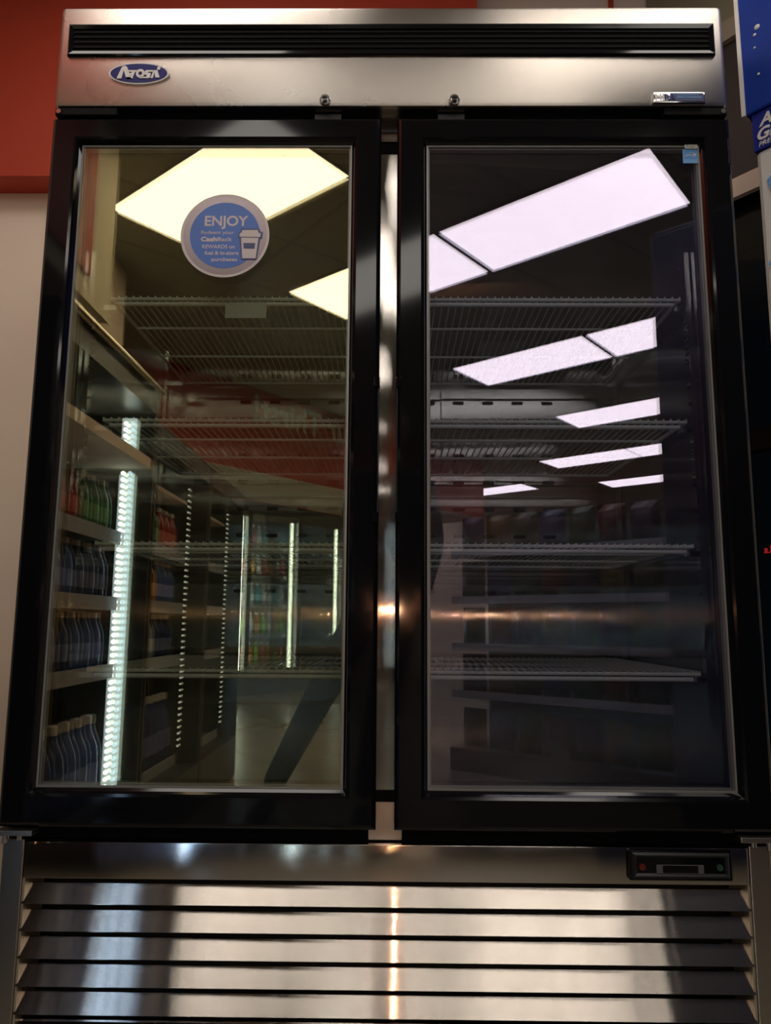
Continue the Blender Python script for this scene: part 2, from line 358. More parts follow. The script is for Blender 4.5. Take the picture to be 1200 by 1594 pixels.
# dark gap under the header, hinge blocks
MB().box((-.686, .05, 1.822), (.686, .062, HB)).build('top_gap_strip', 'black_matt', P_)
for sgn in (-1, 1):
    MB().box((sgn*.688, .004, 1.828), (sgn*.56, .05, 1.8445), bev=.002).build('top_hinge', 'slot', P_)
    tb = MB().tube((sgn*.680, .002, 1.836), (sgn*.680, .012, 1.836), .0055, 6).build('hinge_bolt', 'chrome', P_)
    h = MB().box((sgn*.70, -.012, .4255), (sgn*.62, .05, .4345), bev=.001).build('bottom_hinge', 'steel_h', P_)
    MB().tube((sgn*.672, -.004, .4255), (sgn*.672, -.004, .412), .006, 10).tube((sgn*.645, -.002, .4255), (sgn*.645, -.002, .417), .005, 10).build('hinge_screw', 'chrome', h)
    MB().box((sgn*.10, .02, 1.829), (sgn*.155, .05, 1.842)).build('closer_block', 'rubber', P_)
# centre mullion
mu = MB().box((-.045, .060, .495), (.045, .11, 1.779)).build('center_mullion', 'steel_v', P_)
MB().box((-.045, .058, 1.779), (.045, .11, 1.803)).build('mullion_cap', 'slot', mu)
MB().box((-.045, .058, .474), (.045, .11, .493)).build('mullion_cap', 'slot', mu)
MB().box((-.69, .052, .439), (.69, .061, .474)).box((-.03, .052, .408), (.03, .061, .439)).build('front_sill', 'steel_h', P_)
for sgn in (-1, 1): MB().box((sgn*.031, .050, .408), (sgn*.69, .061, .4385)).build('sill_shade_strip', 'slot', P_)  # black strips stand in for the shade on the sill below the doors
MB().box((-.045, .054, 1.803), (.045, .062, 1.83)).build('mullion_top', 'steel_v', mu)

# doors
def door(s, gname):
    xo, xi = .69 * s, .0164 * s
    x0, x1 = min(xo, xi), max(xo, xi)
    zt, zb, gt, gb = 1.8203, .437, 1.766, .503
    gx0, gx1 = (min(.6302*s, .0761*s), max(.6302*s, .0761*s))
    # frame ring with different widths on each side: outer loop and inner loop per profile step
    st = [(0, .055), (0, .007), (.06, .0025), (.13, .0), (.80, .0), (.88, .002), (.93, .008), (1, .013), (1, .036), (.3, .055)]
    bm = MB(); R = []
    for (cx, cz, ix, iz) in ((x0, zb, gx0, gb), (x1, zb, gx1, gb), (x1, zt, gx1, gt), (x0, zt, gx0, gt)):
        R.append([bm.bm.verts.new((cx + (ix-cx)*t, y, cz + (iz-cz)*t)) for t, y in st])
    fs = []
    for k in range(4):
        a, b_ = R[k], R[(k+1) % 4]
        for i in range(len(st)): fs.append(bm.bm.faces.new([a[i], b_[i], b_[(i+1) % len(st)], a[(i+1) % len(st)]]))
    bmesh.ops.recalc_face_normals(bm.bm, faces=fs)
    d = bm.build('glass_door', 'black', P_)
    MB().box((gx0 - .004, .0145, gb - .004), (gx1 + .004, .0165, gt + .004)).build('glass_pane', gname, d)
    MB().box((gx0 - .004, .0295, gb - .004), (gx1 + .004, .0315, gt + .004)).build('glass_pane', gname, d)
    MB().ring(gx0 - .001, gx1 + .001, gb - .001, gt + .001, [(0, .0135), (.0045, .0125), (.0045, .0145), (0, .0145)]).build('glass_trim', 'trim_grey', d)
    MB().ring(gx0 - .001, gx1 + .001, gb - .001, gt + .001, [(0, .0167), (.0075, .0167), (.0075, .0292), (0, .0292)]).build('glass_spacer', 'trim_grey', d)
    MB().ring(x0 + .012, x1 - .012, zb + .012, zt - .012, [(0, .055), (0, .062), (.03, .062), (.03, .055)]).build('gasket', 'rubber', d)
    # pull: strip along the meeting edge between two small caps
    hx = .0212 * s
    hb = MB().box((hx - .0045, .004, .998), (hx + .0045, .03, 1.26), bev=.001).build('handle_strip', 'black_matt', d)
    for z in (1.259, .997): MB().box((hx - .006, -.003, z - .0095), (hx + .006, .034, z + .0095), bev=.0015).build('handle_cap', 'black', d)
    return d
dl = door(-1, 'glass_l'); dr = door(1, 'glass_r')

# round sticker on the left door glass
cx, cz, y0 = -.3295, 1.569, .0142
sr = .0895
stk = MB().prism(ell(cx, cz, sr, sr), y0 - .0006, y0, fXZ).build('round_sticker', 'pinkgrey', P_)
def annulus(r1, r2, ya, yb):
    mb = MB(); n = 72
    for i in range(n):
        a, c = 2*PI*i/n, 2*PI*(i+1)/n
        q = [(cx + r1*math.cos(a), cz + r1*math.sin(a)), (cx + r2*math.cos(a), cz + r2*math.sin(a)), (cx + r2*math.cos(c), cz + r2*math.sin(c)), (cx + r1*math.cos(c), cz + r1*math.sin(c))]
        mb.bm.faces.new([mb.bm.verts.new((p[0], ya, p[1])) for p in q])
    bmesh.ops.remove_doubles(mb.bm, verts=mb.bm.verts, dist=1e-6); bmesh.ops.recalc_face_normals(mb.bm, faces=mb.bm.faces)
    return mb
MB().prism(ell(cx, cz, .0835, .0835), y0 - .0010, y0 - .0004, fXZ).build('sticker_bezel', 'stdark', stk)
MB().prism(ell(cx, cz, .0705, .0705), y0 - .0014, y0 - .0008, fXZ).build('sticker_field', 'stblue', stk)
def spx(px, py): return (cx + (px - 594) * .0895 / 465, cz - (py - 535) * .0905 / 437)
def st_text(s, px, py, h, bold=0, wpx=None, mm='pinkgrey'):
    x, z = spx(px, py); size = h / .72
    o = text(s, size, x, z, y0 - .0016, mm, 'sticker_lettering', stk, bold=bold, depth=.0002)
    if wpx:
        xs = [v.co.x for v in o.data.vertices]; k = (wpx * .0895/465) / (max(xs) - min(xs)); mn = min(xs)
        for v in o.data.vertices: v.co.x = x + (v.co.x - mn) * k
    return o
k_ = .0895/465
st_text('ENJOY', 378, 436, 112*k_, .0007, 455)
st_text('Redeem your', 345, 525, 42*k_, 0, 345)
st_text('Cash', 345, 598, 48*k_, .0006, 168); st_text('Back', 518, 598, 46*k_, 0.0001, 155)
st_text('REWARDS on', 362, 672, 42*k_, .0001, 340)
st_text('fuel & in-store', 392, 738, 42*k_, .0002, 352)
st_text('purchases', 465, 802, 38*k_, .0002, 268)
def spoly(name, m, pts, ya, yb): return MB().prism([spx(*p) for p in pts], ya, yb, fXZ).build(name, m, stk)
spoly('cup_outline', 'cupnavy', [(765,468),(952,468),(968,498),(990,505),(985,570),(965,572),(935,790),(772,790),(750,565),(735,560),(738,510),(758,500)], y0 - .0020, y0 - .0012)
spoly('cup_lid', 'pinkgrey', [(778,483),(938,483),(948,512),(970,518),(966,556),(748,552),(750,518),(768,510)], y0 - .0024, y0 - .0018)
spoly('cup_body', 'pinkgrey', [(765,562),(948,565),(925,775),(785,775)], y0 - .0024, y0 - .0018)
spoly('cup_band', 'cupnavy', [(792,618),(916,620),(910,676),(798,674)], y0 - .0028, y0 - .0022)
# two small labels at the top right of the right door glass
pl = MB().box((.601, .0116, 1.7585), (.6265, .0123, 1.7685)).build('paper_label', 'eswhite', P_)
text('Tvaar', .0080, .604, 1.7605, .0114, 'stdark', 'label_lettering', pl, depth=.0002)
es = MB().box((.597, .0136, 1.7275), (.6275, .0143, 1.7585)).build('blue_energy_label', 'esblue', P_)
MB().box((.6000, .0134, 1.737), (.6250, .0137, 1.756)).build('label_field', mat('label_mid_blue', lin((60, 130, 200)), .4), es)
arc = MB(); pr = None
for i in range(13):
    t_ = i/12; q = Vector((.6015 + .020*t_, .0132, 1.7420 + .009*math.sin(t_*PI*.8)))
    if pr: arc.tube(pr, q, .0005, 6)
    pr = q
sx_, sz_ = .6215, 1.7465
arc.prism([(sx_ + (.0038 if i % 2 == 0 else .0016)*math.sin(2*PI*i/10), sz_ + (.0038 if i % 2 == 0 else .0016)*math.cos(2*PI*i/10)) for i in range(10)], .0130, .0136, fXZ)
arc.build('label_mark', 'eswhite', es)
text('energy', .0075, .6025, 1.7430, .0131, 'eswhite', 'label_lettering', es, depth=.0002, shear=.3)

# back duct with raised panels and rows of slots
dk = MB().box((-.585, .70, 1.476), (.600, .72, 1.797)).box((-.585, .694, 1.20), (.095, .72, 1.470)).box((.150, .694, 1.20), (.600, .72, 1.470)).box((.100, .698, 1.20), (.146, .72, 1.470)).box((-.585, .698, .80), (.600, .72, 1.195)).build('air_duct', 'duct', P_)
sl = MB()
for iz, z in enumerate([1.496, 1.417, 1.342, 1.264, 1.189, 1.113, 1.038, .961, .884]):
    for x in [-.408 + .0835*i for i in range(4)] + [-.05, .03, .112] + [.194 + .0835*i for i in range(4)]:
        z_ = .8 + (z - .8) * (2.075 + .0) / 2.04
        x_ = x * 1.017
        if iz in (0, 2): sl.box((x_ - .014, .690, z_ - .004), (x_ - .003, .7005, z_ + .004)); sl.box((x_ + .003, .690, z_ - .004), (x_ + .014, .7005, z_ + .004))
        else: sl.box((x_ - .016, .690, z_ - .005), (x_ + .016, .7005, z_ + .005), bev=.003)
so = sl.build('air_slots', 'air_slot', dk); so['kind'] = 'stuff'
MB().box((.25, .60, 1.50), (.50, .70, 1.58)).build('fan_cover', 'coolgrey', dk)
# pilasters (slotted shelf standards)
for x, y in ((-.624, .10), (.624, .10), (-.624, .62), (.624, .62)):
    mb = MB().box((x - .005, y - .009, .60), (x + .005, y + .009, 1.575))
    p = mb.build('shelf_standard', 'steel_v', P_)
# base: side posts, display strip, slats, floor tray, casters
for sgn in (-1, 1): MB().box((sgn*.69, .030, .10), (sgn*.651, .80, .409), bev=.002).build('base_side_post', 'steel_h', P_)
MB().box((-.649, .030, .3425), (.649, .046, .4055), bev=.002).build('upper_grille_panel', 'steel_panel', P_, smooth=True)
MB().box((-.651, .12, .10), (.651, .80, .408)).build('machine_compartment', 'black_matt', P_)
for k in range(6):
    zt = .3405 - k * .0455
    mb = MB()
    # slat profile in (y, z): lower edge in front, leaning back upwards, small return lip
    pr_ = [(.030, zt - .0405), (.033, zt - .0425), (.035, zt - .0405), (.0505, zt - .0105), (.049, zt - .0095), (.0475, zt - .0105)]
    mb.prism(pr_, -.649, .649, lambda p, q, d: Vector((d, p, q)))
    mb.build('grille_slat', 'steel_slat', P_)
for sgn in (-1, 1):
    MB().box((sgn*.650, .032, .07), (sgn*.646, .11, .342)).build('slat_side_plate', mat('slat_side_plate_tan', (.5, .42, .3), .4, metal=.6), P_)
MB().box((-.651, .032, .056), (.651, .80, .100)).build('base_tray', 'steel_h', P_)
for x in (-.6, .6):
    for y in (.13, .72):
        c_ = MB().tube((x - .015, y, .033), (x + .015, y, .033), .033, 20).build('caster', 'black_matt', P_)
        MB().box((x - .02, y - .02, .03), (x - .017, y + .02, .0565)).box((x - .02, y - .02, .055), (x + .02, y + .02, .0575)).box((x + .017, y - .02, .03), (x + .02, y + .02, .0565)).build('caster_fork', 'chrome', c_)
# temperature display, bottom right
ds = MB().box((.434, .0225, .351), (.618, .0305, .4035), bev=.003).build('control_display', 'black', P_)
MB().ring(.440, .612, .356, .399, [(0, .0225), (.004, .020), (.008, .0225)]).build('display_bezel', 'black_matt', ds)
MB().box((.482, .0205, .364), (.566, .0225, .379), bev=.001).build('display_window', 'coolgrey', ds)
MB().box((.493, .0195, .366), (.555, .0206, .378)).build('display_screen', 'slot', ds)
MB().tube((.457, .0225, .375), (.457, .019, .375), .0055, 14).build('red_indicator', 'red_led', ds)
MB().tube((.594, .0225, .375), (.594, .019, .375), .0055, 14).build('green_button', 'green_led', ds)

# ------------------------------------------------------------------ wire shelves (lift-out, so each is a thing)
def make_shelf(label, loc):
    e = empty('wire_shelf', loc, label, 'shelf', 'wire shelves inside the freezer')
    W2, D = .288, .545
    fr = MB()
    fr.tube((-W2, 0, -.004), (W2, 0, -.004), .0035, 10); fr.tube((-W2 + .012, .002, -.014), (W2 - .012, .002, -.014), .0045, 10)
    fr.tube((-W2, D, -.004), (W2, D, -.004), .0035, 8); fr.tube((-W2, 0, -.004), (-W2, D, -.004), .0035, 8); fr.tube((W2, 0, -.004), (W2, D, -.004), .0035, 8)
    for yy in (.15, .33): fr.tube((-W2, yy, -.006), (W2, yy, -.006), .003, 8)
    wr = MB(); n = 39
    for i in range(n):
        x = -W2 + 2*W2*i/(n-1)
        wr.tube((x, -.004, .0005), (x, D + .003, .0005), .0016, 6); wr.tube((x, -.004, .0005), (x, -.004, -.006), .0016, 6)
    o1 = fr.build('shelf_frame', 'wire', None, smooth=True); o2 = wr.build('wire_grid', 'wire', None, smooth=True)
    for o in (o1, o2): o.parent = e
    return e
zs = [(1.465, 'top'), (1.206, 'second'), (.955, 'third'), (.711, 'lowest')]
first = None
for z, nm in zs:
    for sx, side in ((-1, 'left'), (1, 'right')):
        label = 'empty grey wire shelf behind the %s door glass, %s of the four levels' % (side, nm if nm in ('top', 'lowest') else nm + ' from top')
        loc = (.012 + sx * .298, .075, z)
        if first is None: first = make_shelf(label, loc); e = first
        else:
            e = first.copy(); C.objects.link(e); e.location = loc; e['label'] = label
            for ch in first.children:
                c_ = ch.copy(); C.objects.link(c_); c_.parent = e
# clips that carry the shelves
for z, nm in zs:
    for x0_, x1_ in ((-.620, -.570), (.594, .620), (-.012, .036)):
        for y_ in (.10, .60):
            MB().box((x0_, y_ - .008, z - .020), (x1_, y_ + .008, z - .0095)).build('shelf_clip', 'chrome', P_)
MB().box((.006, .592, .509), (.018, .608, 1.575)).build('shelf_standard', 'steel_v', P_)
# price tag holder on the top left shelf
tag(MB().box((-.335, .064, 1.416), (-.250, .066, 1.450)).build('price_tag_holder', 'tag'), 'blank translucent price tag holder clipped to the top left shelf', 'tag holder')

# ------------------------------------------------------------------ ice merchandiser at the right edge
im = empty('ice_merchandiser', L(.9, 1.12, 0), 'tall ice merchandiser with blue and white graphics right of the freezer', 'ice merchandiser')
IU0, IU1, IV0, IV1 = .425, 1.40, .662, 1.22
MB().box((IU0, IV0, .05), (IU1, IV1, 1.80), bev=.01, mtx=MS).build('body', 'white', im)
MB().box((IU0 - .012, IV0 - .012, 1.885), (IU1, IV1, 2.45), bev=.004, mtx=MS).build('header_sign', mat('poster_deep_blue', lin((14, 52, 148)), .6, noise=.4, nscale=7, spec=.2), im)
MB().box((IU0, IV0 - .004, 1.80), (IU1, IV1, 1.885), mtx=MS).build('name_band', mat('band_blue', lin((34, 46, 140)), .6, spec=.2), im)
MB().box((IU0 - .016, IV0 - .016, 1.885), (IU0 - .008, IV0 + .01, 2.45), mtx=MS).build('sign_edge', 'white', im)
Im = Matrix.Translation(L(IU0 + .016, IV0 - .005, 1.850)) @ Matrix(((SN, 0, -CS, 0), (-CS, 0, -SN, 0), (0, 1, 0, 0), (0, 0, 0, 1)))
text('ARCTIC', .036, 0, 0, 0, 'white', 'sign_lettering', im, bold=.001, shear=.25, mtx=Im, depth=.001)
text('GLACIER', .036, 0, 0, 0, 'white', 'sign_lettering', im, bold=.001, shear=.25, mtx=Im @ Matrix.Translation((-.010, -.030, 0)), depth=.001)
text('PREMIUM ICE', .015, 0, 0, 0, 'white', 'sign_lettering', im, shear=.25, mtx=Im @ Matrix.Translation((-.006, -.045, 0)), depth=.001)
for (du, z, r_) in ((.028, 2.075, .006), (.022, 2.060, .0035), (.020, 2.03, .0025), (.024, 1.965, .003)):
    MB().lathe([(r_*.5, -.002), (r_, 0), (r_*.5, .002)], 12).build('ice_sparkle', 'white', im, loc=None).matrix_local = Matrix.Translation(L(IU0 + du, IV0 - .013, z) - im.location) @ Matrix.Rotation(-(PI/2 - TH), 4, 'Z') @ Matrix.Rotation(PI/2, 4, 'X')
M['ice_print'] = mat('ice_print_blue', lin((120, 165, 225)), .4)
for k in range(7):
    gr = MB()
    zc = 1.70 - k * .16
    rg = random.Random(k); a0 = rg.uniform(0, PI)
    gr.prism([(IU0 + .075 + .07*rg.uniform(.5, 1)*math.cos(a0 + 2*PI*i/7), zc + .075*rg.uniform(.5, 1)*math.sin(a0 + 2*PI*i/7)) for i in range(7)], IV0 - .003, IV0 + .001, lambda p, q, d: L(p, d, q))
    gr.build('ice_graphic', 'ice_print', im)

# tall navy cooler whose side shows as the dark right part of the mirror image
nv = empty('vending_machine', L(1.65, .8, 0), 'tall plain navy vending machine standing behind the photographer on the right', 'vending machine')
MB().box((1.45, .03, .04), (2.25, 1.23, 2.2), bev=.01, mtx=MS).build('cabinet', 'dkblue', nv)
MB().box((1.46, .05, 0), (2.24, 1.2, .04), mtx=MS).build('plinth', 'coolblack', nv)
MB().box((1.55, .022, .5), (2.15, .032, 1.9), bev=.003, mtx=MS).build('front_panel', 'coolblack', nv)

# ------------------------------------------------------------------ display coolers along the left wall
cols = {'blue': (.05, .12, .40), 'navy': (.02, .04, .16), 'green': (.05, .22, .06), 'red': (.35, .04, .03), 'amber': (.45, .22, .04), 'clear': (.45, .5, .55), 'lime': (.25, .5, .04), 'teal': (.04, .3, .4)}
proto = {}
def bottle(kind, loc, label, group, size=1.0):
    if kind not in proto:
        b_ = MB().lathe([(.029, 0), (.033, .006), (.033, .13), (.030, .15), (.016, .185), (.013, .195), (.013, .205)], 12).build('drink_bottle', mat('bottle_' + kind, cols[kind], .2, noise=.3, nscale=30), None, smooth=True)
        cp_ = MB().lathe([(.0145, .203), (.0145, .222), (.012, .224)], 10).build('bottle_cap', 'white', None); cp_.parent = b_
        lb = MB().lathe([(.0336, .05), (.0336, .11)], 12).build('bottle_label', mat('wrap_' + kind, tuple(min(1, c*1.6 + .12) for c in cols[kind]), .4), None); lb.parent = b_
        proto[kind] = b_; o = b_
    else:
        s0 = proto[kind]; o = s0.copy(); C.objects.link(o)
        for ch in s0.children: c_ = ch.copy(); C.objects.link(c_); c_.parent = o
    o.location = loc; o.scale = (size,)*3; tag(o, kind + ' ' + label, 'bottle', kind + ' ' + group); return o
XF, XB = -.82, -1.50
bays = [(-1.12, -.36, 'nearest to the freezer'), (-1.90, -1.14, 'in the middle of the row'), (-2.68, -1.92, 'farthest from the freezer')]
pal = [['blue', 'blue', 'navy'], ['green', 'red', 'green'], ['navy', 'blue', 'amber'], ['blue', 'navy', 'clear'], ['blue', 'navy', 'navy']]
for bi, (ya, yb, where) in enumerate(bays):
    e = empty('display_cooler', ((XF+XB)/2, (ya+yb)/2, 0), 'dark drinks display cooler along the left wall, ' + where, 'cooler', 'display coolers along the left wall')
    TP = 1.6 if bi == 0 else 1.5
    MB().box((XB, ya, 0), (XF, yb, .20)).box((XB, ya, .2), (XB + .05, yb, TP)).box((XB, ya, TP - .08), (XF, yb, TP)).box((XB, ya, .2), (XF, ya + .015, TP - .08)).box((XB, yb - .015, .2), (XF, yb, TP - .08)).build('cabinet', 'coolblack', e)
    if bi == 0: MB().tube((XF + .012, ya + .01, 1.60), (XF + .012, yb, 1.60), .014, 14).build('top_rail', 'gold_rail', e, smooth=True)
    if bi == 0:
        hs = MB().box((XF - .112, ya + .017, .25), (XF - .062, ya + .024, 1.30)).box((XF - .112, ya + .017, 1.357), (XF - .062, ya + .024, 1.50)).build('led_housing', 'led_halo', e)  # housing glows to imitate the halo around the strip
        a_, c_ = MB(), MB(); n_ = 56
        for k in range(n_):
            z = .27 + (1.48 - .27) * k / (n_ - 1)
            if 1.305 < z < 1.365: continue
            for q_, x_ in ((a_, XF - .074), (c_, XF - .098)):
                q_.tube((x_, ya + .024, z), (x_, ya + .029, z), .0075, 8)
        a_.build('led_strip_ghost', 'led_ghost', hs); c_.build('led_strip', 'led', hs)  # blue dots imitate the strip's offset ghost image in the door panes
    else:
        hs = MB().box((XF - .092, ya + .017, .25), (XF - .078, ya + .024, 1.40)).build('led_housing', 'coolblack', e)
        a_ = MB()
        for k in range(44): a_.box((XF - .089, ya + .024, .27 + k * .0259), (XF - .081, ya + .028, .278 + k * .0259))
        a_.build('led_strip', 'led_dim', hs)
    for si, z in enumerate((1.30, 1.08, .86, .64, .22)):
        if si == 0: continue
        sh = MB().box((XB + .06, ya + .03, z - .012), (XF - .10, yb - .017, z)).build('cooler_shelf', 'coolgrey', e)
        MB().box((XF - .10, ya + .03, z - .025), (XF - .092, yb - .017, z + .02)).build('price_rail', 'railgrey', sh)
        if bi < 2:
            n = 8 if z < .5 else 8
            for k in range(n):
                kd = pal[si][(k * 3 // n + bi) % 3]
                bottle(kd, (XF - .145, ya + .09 + k * .083, z + .001), 'drink bottle standing on a shelf of the left wall coolers', 'bottles in the left wall coolers', .83 if z > .5 else 1.25)
    MB().box((XB + .06, ya + .03, 1.32), (XF - .004, yb - .017, 1.355) if bi == 0 else (XF - .1, yb - .017, 1.335)).build('canopy_shelf', 'beige', e)

# ------------------------------------------------------------------ walk-in cooler doors across the store
CV = -5.7
wk = empty('walk_in_cooler', L(6, CV, 0), 'row of glass cooler doors with white light strips under the red bulkhead', 'cooler')
MB().box((1.3, CV, 0), (6.1, CV + .05, .22), mtx=MS).box((1.3, CV, 2.05), (6.1, CV + .05, 2.18), mtx=MS).box((1.3, CV - .7, 0), (6.1, CV - .68, 2.18), mtx=MS).box((1.3, CV - .68, 0), (6.1, CV, .05), mtx=MS).build('cooler_front', 'coolgrey', wk)
for i in range(5):
    uu = 2.84 + .785 * i
    MB().box((uu - .03, CV, .22), (uu + .03, CV + .06, 2.05), mtx=MS).build('door_post', 'coolblack', wk)
    if i: q = MB().box((uu - .075, CV - .03, .27), (uu - .045, CV - .01, 2.0), mtx=MS).build('light_strip', 'led_tube', wk)
    if i < 4:
        MB().box((uu + .03, CV + .02, .22), (uu + .755, CV + .026, 2.05), mtx=MS).build('cooler_door', 'glass_c', wk)
        for k in range(5):
            z = .30 + k * .34
            if i in (0, 1, 2, 3, 4):
                sh = MB().box((uu + .05, CV - .5, z), (uu + .70, CV - .08, z + .012), mtx=MS).box((uu + .05, CV - .08, z - .02), (uu + .70, CV - .072, z + .025), mtx=MS).build('cooler_shelf', 'railgrey', wk)
            if i in (1, 2):
                for j in range(7):
                    kd = [['amber', 'lime', 'red'], ['clear', 'amber', 'lime'], ['clear', 'teal', 'clear'], ['amber', 'clear', 'red'], ['red', 'clear', 'teal']][k][(j + i) % 3]
                    bottle(kd, L(uu + .10 + j * .093, CV - .13, z + .013), 'drink bottle behind the glass doors of the far walk-in cooler', 'bottles in the far walk-in cooler', 1.15)

# ------------------------------------------------------------------ snack shelving behind the photographer
gd = empty('shelving_unit', L(2.75, -.7, 0), 'low grey store shelving unit stocked with snack bags', 'shelving')
GU, G0, G1 = 2.45, -1.55, -.1
MB().box((GU + .42, G0, 0), (GU + .46, G1, 1.42), mtx=MS).box((GU, G0, 0), (GU + .42, G1, .12), mtx=MS).build('frame', 'coolgrey', gd)
names = ['olive', 'gold', 'purple', 'red', 'green', 'blue']
bcol = [(.06, .07, .03), (.14, .10, .03), (.06, .04, .07), (.12, .04, .03), (.04, .08, .04), (.04, .05, .12)]
bp_ = []
for nme, c_ in zip(names, bcol):
    mb = MB(); g = []
    nx, nz = 5, 7
    for sgn in (1, -1):
        g.append([[mb.bm.verts.new((sgn * .035 * math.sin(PI*i/(nx-1)) ** .6 * math.sin(PI*j/(nz-1)) ** .5 if 0 < i < nx-1 and 0 < j < nz-1 else 0, -.075 + .15*i/(nx-1), .21*j/(nz-1))) for i in range(nx)] for j in range(nz)])
    for gg in g:
        for j in range(nz-1):
            for i in range(nx-1): mb.bm.faces.new([gg[j][i], gg[j][i+1], gg[j+1][i+1], gg[j+1][i]])
    bmesh.ops.remove_doubles(mb.bm, verts=mb.bm.verts, dist=1e-5); bmesh.ops.recalc_face_normals(mb.bm, faces=mb.bm.faces)
    me = bpy.data.meshes.new('snack_bag'); mb.bm.to_mesh(me); mb.bm.free(); me.materials.append(mat('bag_' + nme, c_, .35, noise=.4, nscale=25)); bp_.append((nme, me))
for k, z in enumerate((.12, .42, .68, .94, 1.20)):
    if k: 
        sh = MB().box((GU + .02, G0 + .01, z - .015), (GU + .42, G1 - .01, z), mtx=MS).build('shelf', 'coolgrey', gd)
        MB().box((GU + .008, G0 + .01, z - .03), (GU + .019, G1 - .01, z + .012), mtx=MS).build('price_rail', 'railgrey', sh)
    for j in range(8):
        nme, me = bp_[(j * 5 + k * 2) % 6]
        o = bpy.data.objects.new('snack_bag', me); C.objects.link(o); o.location = L(GU + .09, G0 + .11 + j * .168, z + .001); o.rotation_euler = (0, 0, -(PI/2 - TH) + random.uniform(-.1, .1))
        tag(o, nme + ' snack bag standing on the low store shelving', 'snack bag', nme + ' snack bags on the shelving')

# ------------------------------------------------------------------ the person holding the phone behind the lens (seen mirrored between the doors)
def skin(name, m, parent, verts, edges, root=0, sub=2, rnd=True):
    me = bpy.data.meshes.new(name); me.from_pydata([v[:3] for v in verts], edges, [])
    o = bpy.data.objects.new(name, me); C.objects.link(o); me.materials.append(M[m])
    md = o.modifiers.new('skin', 'SKIN'); md.use_smooth_shade = True; md.branch_smoothing = .6
    for i, sv in enumerate(me.skin_vertices[0].data):
        rr = verts[i][3]; sv.radius = rr if isinstance(rr, tuple) else (rr, rr); sv.use_root = (i == root)
    sb = o.modifiers.new('sub', 'SUBSURF'); sb.levels = sub; sb.render_levels = sub
    o.parent = parent; o.matrix_parent_inverse = Matrix.Translation(-parent.location)
    return o
M['skin'] = mat('skin_tone', (.48, .30, .22), .55, noise=.05, nscale=20)
M['hair'] = mat('dark_hair', (.02, .014, .01), .6)
M['trousers'] = mat('dark_trousers', (.022, .022, .027), .85, noise=.15)
M['jacket'] = mat('dark_jacket', (.03, .03, .036), .85, noise=.15)
M['shoe'] = mat('dark_shoe', (.015, .015, .016), .5)
PY = -1.80
pn = empty('person', (-.12, PY, 0), 'person in dark trousers and dark jacket standing with legs apart, holding up a phone', 'person')
V_ = [(.0, PY, .90, (.135, .10)), (.0, PY, 1.10, (.125, .09)), (.005, PY, 1.30, (.155, .10)), (.005, PY - .01, 1.43, (.10, .07)), (.005, PY + .005, 1.49, .050), (.005, PY + .02, 1.55, .048),
      (-.130, PY, 1.42, .050), (-.178, PY + .03, 1.14, .038), (-.082, PY + .345, .875, .024),
      (.140, PY, 1.42, .050), (.185, PY + .03, 1.14, .038), (.108, PY + .345, .875, .024),
      (-.10, PY, .85, .085), (-.29, PY + .04, .50, .055), (-.50, PY - .02, .10, .036),
      (.06, PY, .85, .085), (-.03, PY + .05, .49, .055), (-.10, PY + .10, .10, .036)]
E_ = [(0,1),(1,2),(2,3),(3,4),(4,5),(3,6),(6,7),(7,8),(3,9),(9,10),(10,11),(0,12),(12,13),(13,14),(0,15),(15,16),(16,17)]
skin('body', 'skin', pn, V_, E_)
g = .014
def grow(idx, add): return [(*V_[i][:3], tuple(x + add for x in V_[i][3]) if isinstance(V_[i][3], tuple) else V_[i][3] + add) for i in idx]
tv = grow([0, 12, 13, 14, 15, 16, 17], g); tv[0] = (0, PY, .90, (.145, .112)); tv += [(0, PY, 1.10, (.13, .095))]
skin('trousers', 'trousers', pn, tv, [(0,1),(1,2),(2,3),(0,4),(4,5),(5,6),(0,7)])
jv = grow([0, 1, 2, 3, 6, 7, 8, 9, 10, 11], .018); jv[0] = (0, PY, 1.02, (.158, .118)); jv[1] = (0, PY, 1.19, (.158, .115)); jv[2] = (.003, PY, 1.34, (.165, .112)); jv[6] = (-.090, PY + .315, .892, .038); jv[9] = (.116, PY + .315, .892, .038); jv += [(0, PY, .80, (.170, .135)), (.005, PY, 1.49, (.058, .056))]
skin('jacket', 'jacket', pn, jv, [(0,1),(1,2),(2,3),(3,4),(4,5),(5,6),(3,7),(7,8),(8,9),(0,10),(3,11)])
for (ax, ay, dx) in ((-.50, PY - .02, -.03), (-.10, PY + .10, .0)):
    skin('shoe', 'shoe', pn, [(ax, ay - .05, .045, (.040, .040)), (ax, ay, .055, (.042, .045)), (ax + dx*.5, ay + .08, .042, (.044, .036)), (ax + dx, ay + .17, .032, (.038, .026))], [(0,1),(1,2),(2,3)])
# head with a face, tilted down towards the phone
hd_ = MB(); bmesh.ops.create_uvsphere(hd_.bm, u_segments=32, v_segments=24, radius=1)
for v in hd_.bm.verts:
    x, y, z = v.co
    wd = .074 * (1 - .22 * max(0, -z)); v.co = Vector((x * wd, y * .095 * (1 - .12 * max(0, -z)) , z * .118))
    if y > 0:      # the face looks along +Y, towards the freezer
        v.co.y += .020 * math.exp(-((x/.16)**2 + ((z + .08)/.16)**2)) + .006 * math.exp(-((x/.35)**2 + ((z + .42)/.10)**2)) + .008 * math.exp(-((x/.3)**2 + ((z + .82)/.15)**2)) - .007 * (math.exp(-(((x - .42)/.16)**2 + ((z - .06)/.10)**2)) + math.exp(-(((x + .42)/.16)**2 + ((z - .06)/.10)**2)))
HM = Matrix.Translation((.005, PY + .035, 1.625)) @ Matrix.Rotation(math.radians(-22), 4, 'X')
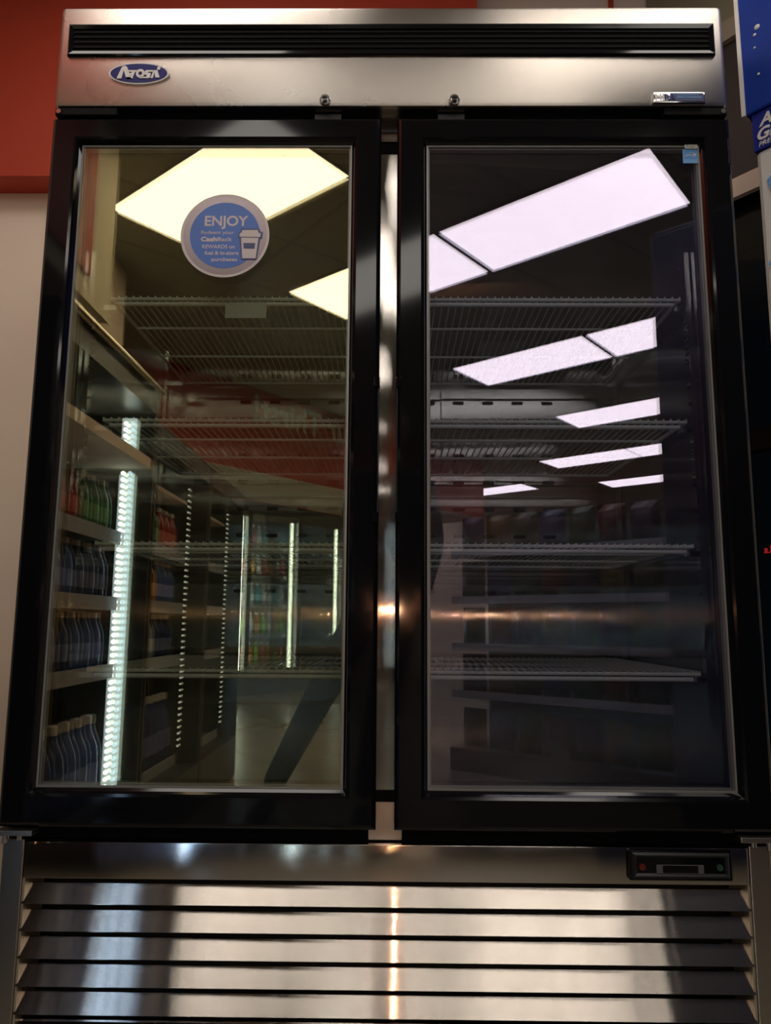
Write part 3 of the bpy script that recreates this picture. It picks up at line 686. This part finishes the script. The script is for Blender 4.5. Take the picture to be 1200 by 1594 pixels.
def on_head(mb):
    for v in mb.bm.verts: v.co = HM @ v.co
    return mb
on_head(hd_).build('head', 'skin', pn, smooth=True)
hr = MB(); bmesh.ops.create_uvsphere(hr.bm, u_segments=32, v_segments=20, radius=1)
for v in hr.bm.verts:
    x, y, z = v.co; kf = 1.0 if (y < .25 or z > .62) else .9
    v.co = Vector((x * .080 * kf, y * .100 * kf - .004, z * .112 * kf + .012))
bmesh.ops.delete(hr.bm, geom=[v for v in hr.bm.verts if v.co.z < -.045 or (v.co.y > .035 and v.co.z < .07)], context='VERTS')
on_head(hr).build('hair', 'hair', pn, smooth=True)
for sx in (-1, 1):
    ea = MB(); bmesh.ops.create_uvsphere(ea.bm, u_segments=12, v_segments=8, radius=1)
    for v in ea.bm.verts: v.co = Vector((sx*.073 + v.co.x*.007, -.005 + v.co.y*.017, -.002 + v.co.z*.030))
    on_head(ea).build('ear', 'skin', pn, smooth=True)
    ey = MB(); bmesh.ops.create_uvsphere(ey.bm, u_segments=12, v_segments=8, radius=1)
    for v in ey.bm.verts: v.co = Vector((sx*.030 + v.co.x*.011, .080 + v.co.y*.008, .008 + v.co.z*.007))
    on_head(ey).build('eye', 'white', pn, smooth=True)
    on_head(MB().tube((sx*.030, .086, .0065), (sx*.030, .0892, .0065), .0045, 12)).build('pupil', 'hair', pn)
    br_ = MB().box((sx*.030 - .014, .082, .022), (sx*.030 + .014, .089, .026)); on_head(br_).build('eyebrow', 'hair', pn)
M['lip'] = mat('lip_tone', (.40, .18, .15), .5)
on_head(MB().box((-.020, .084, -.056), (.020, .098, -.048), bev=.003)).build('mouth', 'lip', pn, smooth=True)
# hands closed on the phone's long edges
for sx, cxh in ((-1, -.072), (1, .098)):
    wx, wy, wz = cxh + sx*.012, PY + .325, .893
    px_ = .0114 + sx*.082
    hv = [(wx, wy, wz, (.024, .017)), ((wx + px_)/2, wy + .035, .855, (.032, .016)), (px_ + sx*.004, wy + .062, .815, (.034, .015))]
    he = [(0, 1), (1, 2)]
    for k in range(4):
        zf = .838 - k * .021; ln = (.9, 1.0, .95, .78)[k]; b0 = len(hv)
        hv += [(px_ + sx*.004, wy + .075, zf, .0095), (px_ - sx*.002, wy + .075 + .016*ln, zf, .0088), (px_ - sx*.020*ln, wy + .093, zf, .0080), (px_ - sx*.034*ln, wy + .092, zf, .0072)]
        he += [(2, b0), (b0, b0+1), (b0+1, b0+2), (b0+2, b0+3)]
    b0 = len(hv); hv += [((wx + px_)/2 - sx*.020, wy + .030, .850, .012), (px_ - sx*.030, wy + .048, .838, .010), (px_ - sx*.042, wy + .062, .822, .009)]
    he += [(1, b0), (b0, b0+1), (b0+1, b0+2)]
    skin('hand', 'skin', pn, hv, he, sub=2)
ph = MB().box((.0114 - .075, -1.4085, .755), (.0114 + .075, -1.4005, .835), bev=.003).build('smartphone', 'black_matt', smooth=True)
tag(ph, 'black smartphone held sideways in both hands of the standing person', 'phone')
MB().box((.0114 - .070, -1.4098, .759), (.0114 + .070, -1.4086, .831)).build('screen', 'slot', ph)
